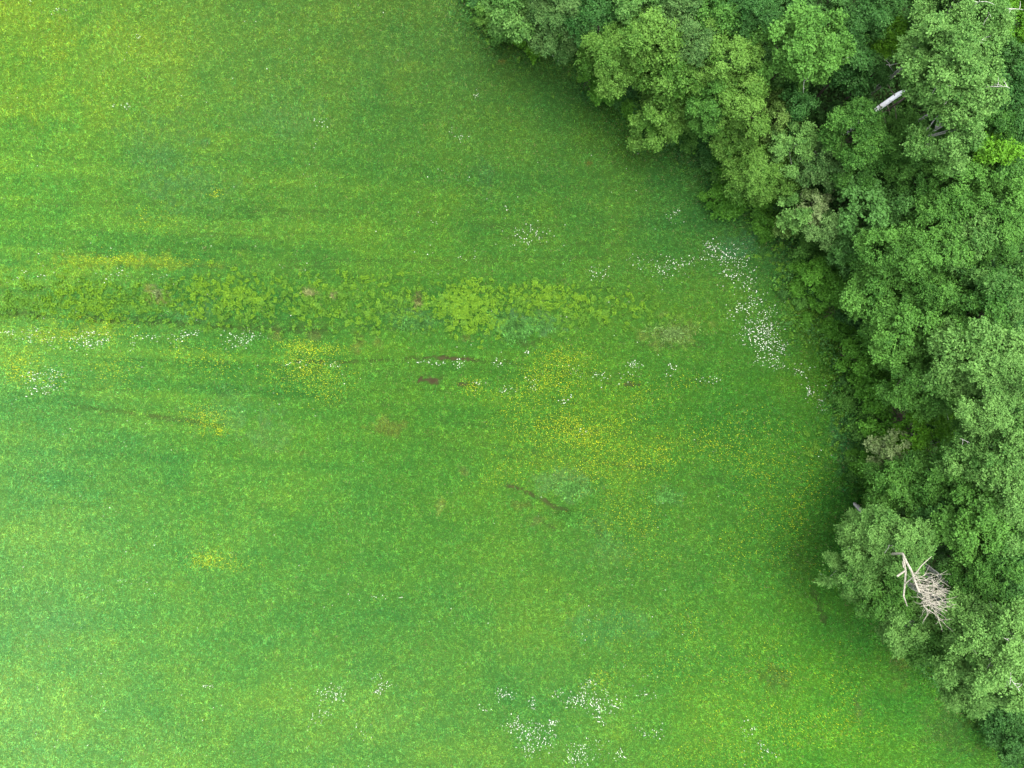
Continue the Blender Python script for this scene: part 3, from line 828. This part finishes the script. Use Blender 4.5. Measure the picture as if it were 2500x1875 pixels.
# understorey in the dark gaps: low saplings, nothing tells them apart
proto = None
r = np.random.default_rng(5)
spots = []
tries = 0
while len(spots) < 92 and tries < 4000:
    tries += 1
    u, v = r.uniform(1300, 2560), r.uniform(-60, 1750)
    q = P(u, v, 4)
    if sd_at(np.array([q[0]]), np.array([q[1]]))[0] > -2.2: continue
    if any((q[0] - s[0]) ** 2 + (q[1] - s[1]) ** 2 < 1.9 ** 2 for s in spots): continue
    spots.append(q)
protos = []
for k, q in enumerate(spots):
    if k < 5:
        h = 4.6
        root = empty('sapling', (q[0], q[1], 0))
        me, L, LR = crown_mesh('crown', 1.25, 1.7, h - 1.7, 900 + k, .16, 1.7, 13, .3, 0, .35)
        link('crown', me, root, [LEAF[['dark', 'blue', 'dark', 'dark', 'green'][k]]])
        tb = Tubes(6)
        tb.add(curve((0, 0, -.2), (0, 0, h - 1), 6, 0, .04, r), np.linspace(.06, .02, 6))
        link('trunk', tb.mesh('trunk'), root, [BARK_BROWN])
        protos.append(root)
    else:
        src = protos[k % 5]
        root = src.copy(); COL.objects.link(root)
        for ch in src.children:
            c = ch.copy(); COL.objects.link(c); c.parent = root
        root.location = (q[0], q[1], 0)
    root.rotation_euler[2] = r.uniform(0, 6.28)
    s = r.uniform(.6, 1.25)
    root.scale = (s, s, s * r.uniform(.8, 1.2))
    tag(root, 'dim green sapling in the shaded gaps under the taller trees', 'sapling', 'understorey saplings in the wood')

# herb layer on the woodland floor
N = 170000
hx = rng.uniform(-8, 46, N); hy = rng.uniform(-33, 36, N)
sdh = sd_at(hx, hy)
mk = (sdh < .2) & (rng.random(N) < np.clip(.45 - sdh * .25, 0, 1))
hx, hy = hx[mk], hy[mk]
n = len(hx)
hz = ground_h(hx, hy) + rng.uniform(.05, 1.3, n) * (.5 + fbm(hx * .7, hy * .7, 1, 3))
nn = rng.normal(0, .4, (n, 3)); nn[:, 2] += 1
v, f, t = leaf_quads(np.stack([hx, hy, hz], 1), nn, rng.uniform(.16, .34, n), np.clip(rng.normal(.35, .25, n), 0, 1))
o = link('undergrowth', mesh_np('undergrowth', v, f, fattr=t), mats=[LEAF['dark']])
tag(o, 'dark leafy herbs covering the woodland floor', 'undergrowth', kind='stuff')

# rank herbs and brambles fringing the wood
N = 300000
hx = rng.uniform(-8, 46, N); hy = rng.uniform(-33, 36, N)
sdh = sd_at(hx, hy)
bed = fbm(hx * .35, hy * .35, 3, 3)
u_, v_ = px_of(hx, hy)
wide = 1.3 + 2.6 * np.clip(1 - np.abs(v_ - 800) / 420, 0, 1)
mk = (sdh > -1.6) & (sdh < wide) & (rng.random(N) < np.clip(1.1 - (sdh / wide) ** 2, 0, 1) * np.clip(.45 + 3.2 * (bed - .45), .10, 1))
hx, hy, sdh, bed = hx[mk], hy[mk], sdh[mk], bed[mk]
n = len(hx)
hz = ground_h(hx, hy) + rng.uniform(.2, 1, n) * np.clip(.45 + 2.4 * (bed - .42), .35, 1.25)
nn = rng.normal(0, .45, (n, 3)); nn[:, 2] += 1
kind = vnoise(hx * 1.1, hy * 1.1, 5) + .25 * (rng.random(n) - .5)
for nm, lo, hi, mt, lab in [('herbs', -9, .42, 'blue', 'dark bluish nettle like herbs along the foot of the wood'), ('herbs', .42, .60, 'fresh', 'mid green leafy herbs along the foot of the wood'),
                            ('brambles', .60, 9, 'green', 'bright green brambles in patches along the foot of the wood')]:
    k = (kind >= lo) & (kind < hi)
    v, f, t = leaf_quads(np.stack([hx, hy, hz], 1)[k], nn[k], rng.uniform(.09, .22, k.sum()), np.clip(rng.normal(.5, .32, k.sum()), 0, 1))
    o = link(nm, mesh_np(nm, v, f, fattr=t), mats=[LEAF[mt]])
    tag(o, lab, nm, kind='stuff')

# low bushes along the foot of the wood, grading down into the grass
protos = []
spots = []
r = np.random.default_rng(77)
while len(spots) < 84:
    u, v = r.uniform(1050, 2420), r.uniform(-20, 1800)
    q = P(u, v, .5)
    d0 = sd_at(np.array([q[0]]), np.array([q[1]]))[0]
    lim = 1.0 + 2.4 * max(0, 1 - abs(v - 800) / 420)
    if not (-1.0 < d0 < lim * r.random() ** .7): continue
    if v > 1180 and r.random() < .7: continue
    if any((q[0] - s_[0]) ** 2 + (q[1] - s_[1]) ** 2 < .7 for s_ in spots): continue
    k = len(spots); spots.append(q)
    if k < 6:
        root = empty('bush', (q[0], q[1], 0))
        me, L, LR = crown_mesh('crown', .62, .55, .62, 700 + k, .125, 1.7, 9, .4, 0, .4)
        link('crown', me, root, [LEAF[['fresh', 'green', 'blue', 'green', 'fresh', 'dark'][k]]])
        tb = Tubes(5)
        for i in range(5):
            tb.add(curve((0, 0, -.1), L[i], 4, .05, .02, r), np.linspace(.018, .006, 4))
        link('stem', tb.mesh('stem'), root, [BARK_BROWN])
        protos.append(root)
    else:
        src = protos[int(r.integers(0, 6))]
        root = src.copy(); COL.objects.link(root)
        for ch in src.children:
            c = ch.copy(); COL.objects.link(c); c.parent = root
        root.location = (q[0], q[1], 0)
    root.rotation_euler[2] = r.uniform(0, 6.28)
    s_ = r.uniform(.5, 1.35) * np.clip(1.15 - .18 * d0, .6, 1.3)
    root.scale = (s_ * r.uniform(.9, 1.4), s_, s_ * r.uniform(.7, 1.2))
    tag(root, 'low green bush in the ragged fringe between wood and meadow', 'bush', 'low bushes fringing the wood')

# ------------------------------------------------------------------ the white trunk of the tallest tree
for u, v, (root, rx, rz, zc) in TREES:
    if root['label'].startswith('tallest pale'):
        base = np.array(root.location)
        for ch in root.children:
            if ch.name.split('.')[0] == 'trunk':
                bpy.data.objects.remove(ch)
                break
        a = P(2080, 312, 8.6); b = P(2134, 272, 10.4); c = P(2192, 231, 12.2); d = P(2240, 205, 12.9); e = P(2290, 185, 14.0)
        g = P(1930, 425, 0.0) + np.array([.6, .5, -.1])
        tb = Tubes(10)
        tb.add(np.array([g, P(2010, 362, 5.0), a, b, (b + c) / 2, c, d, e]) - base, [.19, .18, .17, .16, .155, .15, .05, .03])
        link('trunk', tb.mesh('trunk'), root, [BARK_WHITE])['label'] = 'bright white trunk'
        tw = Tubes(5)
        for s, t_, rr in [(P(2150, 262, 11), P(2135, 250, 11.6), .03), (P(2165, 255, 11.3), P(2172, 285, 11.0), .03), (P(2178, 243, 11.8), P(2185, 290, 11.2), .03),
                          (P(2185, 238, 12), P(2165, 205, 12.6), .035), (P(2150, 260, 11.2), P(2165, 300, 10.6), .02)]:
            tw.add(curve(s, t_, 6, .1, .04, r) - base, np.linspace(rr, .012, 6))
        link('branch', tw.mesh('branch'), root, [BARK_BROWN])

# ------------------------------------------------------------------ dead tree by the meadow edge
dp = P(2075, 1345, 0)
dead = empty('dead_tree', (dp[0], dp[1], 0))
tag(dead, 'bare dead tree with a fan of leafless tan twigs among green crowns', 'dead tree')
D = lambda u, v, z: P(u, v, z) - dp
tb = Tubes(8)
tb.add(np.array([D(2075, 1345, -.2), D(2140, 1352, 6), D(2204, 1352, 13.2), D(2214, 1374, 13.6), D(2226, 1395, 13.9), D(2236, 1425, 14.1), D(2244, 1446, 14.2)]),
       [.18, .13, .07, .068, .064, .058, .05])
link('trunk', tb.mesh('trunk'), dead, [BARK_DEAD])
tb = Tubes(7)
tb.add(np.array([D(2204, 1352, 13.0), D(2211, 1395, 12.9), D(2209, 1425, 12.8), D(2206, 1455, 12.7), D(2215, 1480, 12.6)]), [.05, .06, .055, .05, .02])
tb.add(np.array([D(2190, 1407, 12.9), D(2200, 1400, 12.95), D(2212, 1392, 13.0)]), [.06, .06, .05])
tb.add(np.array([D(2210, 1425, 12.9), D(2228, 1410, 13.4), D(2250, 1380, 13.6), D(2275, 1358, 13.8)]), [.035, .035, .03, .012])
tb.add(np.array([D(2206, 1385, 13), D(2203, 1370, 13.1)]), [.04, .02])
link('branch', tb.mesh('branch'), dead, [BARK_DEAD])
r = np.random.default_rng(21)
hub = [(2236, 1425), (2244, 1446), (2252, 1458), (2258, 1470), (2240, 1440)]
for i in range(40):
    tb = Tubes(5)
    f_ = r.uniform(0, 1)
    h = (2226 + 34 * f_ + r.normal(0, 3), 1395 + 84 * f_ + r.normal(0, 4))
    ang = math.radians(np.clip(-30 + 105 * (i / 39) + r.normal(0, 14), -60, 110))
    ln_ = r.uniform(26, 66) * (1.0 if 4 < i < 34 else .6)
    z0 = 13.9 + r.normal(0, .25)
    e = (h[0] + math.cos(ang) * ln_, h[1] + math.sin(ang) * ln_ * .9)
    z1 = z0 + r.uniform(-2.4, .5)
    c = curve(D(*h, z0), D(*e, z1), 9, r.uniform(-.3, .7), .085, r)
    tb.add(c, np.linspace(r.uniform(.012, .026), .007, 9))
    for q in range(4):
        j = r.integers(2, 8)
        dirn = c[8] - c[2]; dirn /= np.linalg.norm(dirn)
        e2 = c[j] + dirn * r.uniform(.1, .7) + r.normal(0, .36, 3)
        tb.add(curve(c[j], e2, 5, .05, .05, r), np.linspace(.014, .006, 5))
    link('branch', tb.mesh('branch'), dead, [BARK_DEAD])
sp_ = P(2155, 1395, 0)
snag = empty('snag', (sp_[0], sp_[1], 0))
tag(snag, 'thick broken grey trunk standing right beside the dead tree\'s twigs', 'tree trunk')
tb = Tubes(10)
tb.add(np.array([[0, 0, -.2], [.02, 0, 2.5], [0, .02, 5], [.02, 0, 7.2], [0, 0, 8.4], [.02, .02, 9.2], [.03, .02, 9.3]]), [.24, .22, .20, .19, .185, .18, .08])
link('trunk', tb.mesh('trunk'), snag, [BARK_GREY])
tb = Tubes(5)
tb.add(curve((0, 0, 8.2), (.9, .2, 8.8), 5, 0, .05, r), np.linspace(.05, .015, 5))
link('branch', tb.mesh('branch'), snag, [BARK_GREY])


# ------------------------------------------------------------------ twiggy dead brush, dry clumps, tall grass clumps
def brush(u, v, rpx, label, n=120, hgt=.7):
    c = P(u, v, 0)
    root = empty('dead_brush', (c[0], c[1], 0)); tag(root, label, 'dead brush')
    tb = Tubes(4); R = rpx * T * H / 1250
    for i in range(n):
        a = r.uniform(0, 6.28); q = R * math.sqrt(r.random()) * .7
        s = np.array([math.cos(a) * q, math.sin(a) * q, r.uniform(-.05, hgt * .6)])
        d = r.normal(0, 1, 3); d[2] = abs(d[2]) * .5; d /= np.linalg.norm(d)
        tb.add(curve(s, s + d * r.uniform(.4, 1.0), 4, .05, .05, r), np.linspace(.018, .007, 4))
    link('twigs', tb.mesh('twigs'), root, [TWIG])


brush(2043, 770, 24, 'grey brown heap of dead twigs at the wood edge beside low bushes', 170)
brush(2182, 1020, 20, 'brown thicket of bare twigs between yellow lime bush and round lime bush', 160, 1.4)
brush(1437, 195, 10, 'few bare sticks lying left of the small free standing bush', 14, .5)


def clump(u, v, ru, rv, rgb, n, ln0, label, name='tall_grass_clump', lean=.0, wd0=.04, cat='grass clump'):
    rr = np.minimum(np.abs(rng.normal(0, .5, n)), 1.05); a = rng.uniform(0, 6.28, n)
    k = T * H / 1250
    jag = 1 + .35 * np.sin(a * 3 + u) + .2 * np.sin(a * 5 + v)
    c = P(u, v)
    x = c[0] + rr * np.cos(a) * ru * k * jag; y = c[1] + rr * np.sin(a) * rv * k * jag
    col = lin(rgb)[None] / E_CAL * np.exp(rng.normal(0, .38, (n, 1))) * (1 + .9 * (vnoise(x * 4, y * 4, 2) - .5))[:, None]
    l_ = rng.uniform(.6, 1.2, n) * ln0
    v_, f_, c_ = blades(x, y, l_, np.full(n, wd0) * rng.uniform(.6, 1.4, n), col, (np.full(n, lean), np.full(n, -lean)), tilt=(.2, 1.0))
    v_ = v_ - np.array([c[0], c[1], 0])
    o = link(name, mesh_np(name, v_, f_, col=np.clip(c_, 0, .8)), mats=[MAT_GRASS])
    o.location = (c[0], c[1], 0)
    tag(o, label, cat)
    return o


clump(1270, 795, 72, 28, (104, 168, 78), 3300, .46, 'bluish tall grass clump right below the brightest leafy weeds', lean=.1)
clump(1005, 785, 56, 22, (100, 162, 76), 1300, .42, 'bluish grass clump under the brown dry tuft in the weed strip', lean=.1)
clump(1395, 1190, 52, 26, (106, 168, 78), 1500, .38, 'pale green grass clump behind the short brown rut', lean=.05)
clump(1395, 1262, 40, 18, (94, 160, 64), 1000, .42, 'green grass clump at the lower end of the short brown rut')
clump(1625, 1212, 32, 20, (104, 168, 78), 700, .42, 'pale grass clump right of the short brown rut among yellow specks')
clump(1640, 815, 56, 24, (128, 166, 90), 900, .45, 'straw tinged grass clump at the right end of the weed strip')
clump(755, 716, 20, 9, (150, 160, 100), 220, .4, 'pale tan dry grass tuft in the weed strip left of centre', 'dry_grass_tuft', cat='dry grass')
clump(815, 722, 9, 8, (146, 154, 98), 90, .35, 'smaller tan dry tuft just right of the pale tan one', 'dry_grass_tuft', cat='dry grass')
clump(1022, 735, 13, 18, (134, 144, 84), 220, .4, 'brown dry tuft near the middle of the weed strip', 'dry_grass_tuft', cat='dry grass')
clump(385, 715, 16, 16, (140, 164, 100), 260, .4, 'pale olive dry tuft in the weed strip near the left', 'dry_grass_tuft', cat='dry grass')


# ------------------------------------------------------------------ leafy weeds in the strip across the meadow
def weed_mesh(seed):
    r = np.random.default_rng(seed)
    n = 44
    a = r.uniform(0, 6.28, n); q = np.sqrt(r.random(n)) * .27 * (1 + .4 * np.sin(a * 2 + r.uniform(0, 6)))
    p = np.stack([np.cos(a) * q, np.sin(a) * q, .22 + .28 * r.random(n) - q * .25], 1)
    nn = np.stack([np.cos(a) * .5, np.sin(a) * .5, np.ones(n)], 1) + r.normal(0, .36, (n, 3))
    v, f, t = leaf_quads(p, nn, r.uniform(.09, .17, n), np.clip(r.normal(.48, .36, n), 0, 1), r, .6)
    # a thin stalk carries every leaf
    c = p; m = len(v); b = np.array([0, 0, -.03])
    sv, sf = [], []
    for i in range(n):
        sv += [b + np.array([.006, 0, 0]), b - np.array([.006, 0, 0])]
        sf.append([4 * i, 4 * i + 1, m + 2 * i, m + 2 * i + 1])
    return mesh_np('weed', np.concatenate([v, sv]), np.concatenate([f, sf]), fattr=np.concatenate([t, np.full(len(sv), .2)]))


LEAF['weed'] = leaf_material('weed_leaves', (.085, .220, .016), (.240, .430, .038), .3)
LEAF['weedgreen'] = leaf_material('green_weed_leaves', (.070, .190, .018), (.150, .320, .040), .3)


WEED_MESH = {}
WEED_ALL = []


def weeds(specs, mat, label, group, seed):
    if mat not in WEED_MESH:
        WEED_MESH[mat] = [weed_mesh(seed + k) for k in range(6)]
        for me in WEED_MESH[mat]: me.materials.append(LEAF[mat])
    r = np.random.default_rng(seed)
    for (u, v, su, sv, n) in specs:
        for i in range(n):
            q = P(r.normal(u, su), r.normal(v, sv))
            WEED_ALL.append((r.uniform(.30, .86) ** 1.3, q, r.uniform(0, 6.28), mat, int(r.integers(0, 6)), label, group))


weeds([(1140, 740, 44, 32, 270), (1185, 775, 44, 24, 120), (1320, 735, 28, 16, 60), (1250, 712, 80, 14, 60)], 'weed',
      'yellow green leafy weed in the brightest patch at mid strip', 'bright weeds at the middle of the strip', 300)
weeds([(200, 735, 200, 26, 260), (600, 735, 200, 28, 380), (1000, 750, 200, 34, 430), (1400, 760, 140, 30, 240)], 'weedgreen',
      'mid green leafy weed in the strip across the meadow', 'green weeds in the strip', 310)
weeds([(1420, 735, 60, 20, 60), (1500, 765, 50, 14, 24), (1560, 740, 20, 10, 8)], 'weed',
      'yellow green leafy weed trailing right of the brightest patch', 'weeds trailing right along the strip', 320)
weeds([(215, 735, 54, 26, 150), (240, 765, 34, 14, 20), (160, 690, 60, 14, 20)], 'weed',
      'yellow green leafy weed in the left patch of the strip', 'weeds in the left patch of the strip', 340)
weeds([(540, 715, 70, 28, 160), (500, 765, 50, 8, 12), (640, 730, 70, 26, 44), (900, 700, 100, 26, 60), (940, 790, 70, 14, 40), (760, 770, 90, 22, 30)], 'weed',
      'yellow green leafy weed between the left and the brightest patch', 'weeds scattered along the strip', 360)
weeds([(1950, 690, 40, 50, 90), (1900, 640, 44, 44, 40), (1960, 800, 34, 54, 50), (2030, 870, 16, 30, 20), (2040, 1010, 24, 70, 40), (1990, 1090, 20, 40, 20), (1260, 110, 40, 30, 16), (1400, 230, 40, 30, 12)], 'weedgreen',
      'fresh green leafy weed in the rank grass along the wood', 'weeds along the wood edge', 380)
WEED_ALL.sort(key=lambda w: -w[0])
for s_, q, rot, mat, k, lab, grp in WEED_ALL[:290]:
    o = bpy.data.objects.new('leafy_weed', WEED_MESH[mat][k])
    COL.objects.link(o)
    o.location = (q[0], q[1], float(ground_h(q[:1], q[1:2])[0])); o.scale = (s_, s_, s_ * .9)
    o.rotation_euler = (0, 0, rot)
    tag(o, lab, 'weed', grp)
for mat in ('weed', 'weedgreen'):
    vs2, ts2, fs2, off = [], [], [], 0
    for s_, q, rot, mt, k, lab, grp in WEED_ALL[290:]:
        if mt != mat: continue
        me = WEED_MESH[mat][k]
        co = np.empty(len(me.vertices) * 3, np.float32); me.vertices.foreach_get('co', co); co = co.reshape(-1, 3) * s_
        tv = np.empty(len(me.vertices), np.float32); me.attributes['tint'].data.foreach_get('value', tv)
        c_, n_ = math.cos(rot), math.sin(rot)
        z0 = float(ground_h(q[:1], q[1:2])[0])
        vs2.append(np.stack([co[:, 0] * c_ - co[:, 1] * n_ + q[0], co[:, 0] * n_ + co[:, 1] * c_ + q[1], co[:, 2] + z0], 1)); ts2.append(tv)
        lv = np.empty(len(me.loops), np.int32); me.loops.foreach_get('vertex_index', lv)
        fs2.append(lv.reshape(-1, 4) + off); off += len(co)
    vv2 = np.concatenate(vs2)
    o = link('small_weeds', mesh_np('small_weeds', vv2, np.concatenate(fs2), fattr=np.concatenate(ts2)), mats=[LEAF[mat]])
    tag(o, 'small yellow green weeds filling the strip across the meadow' if mat == 'weed' else 'small green weeds in the rank grass at the wood edge', 'weeds', kind='stuff')
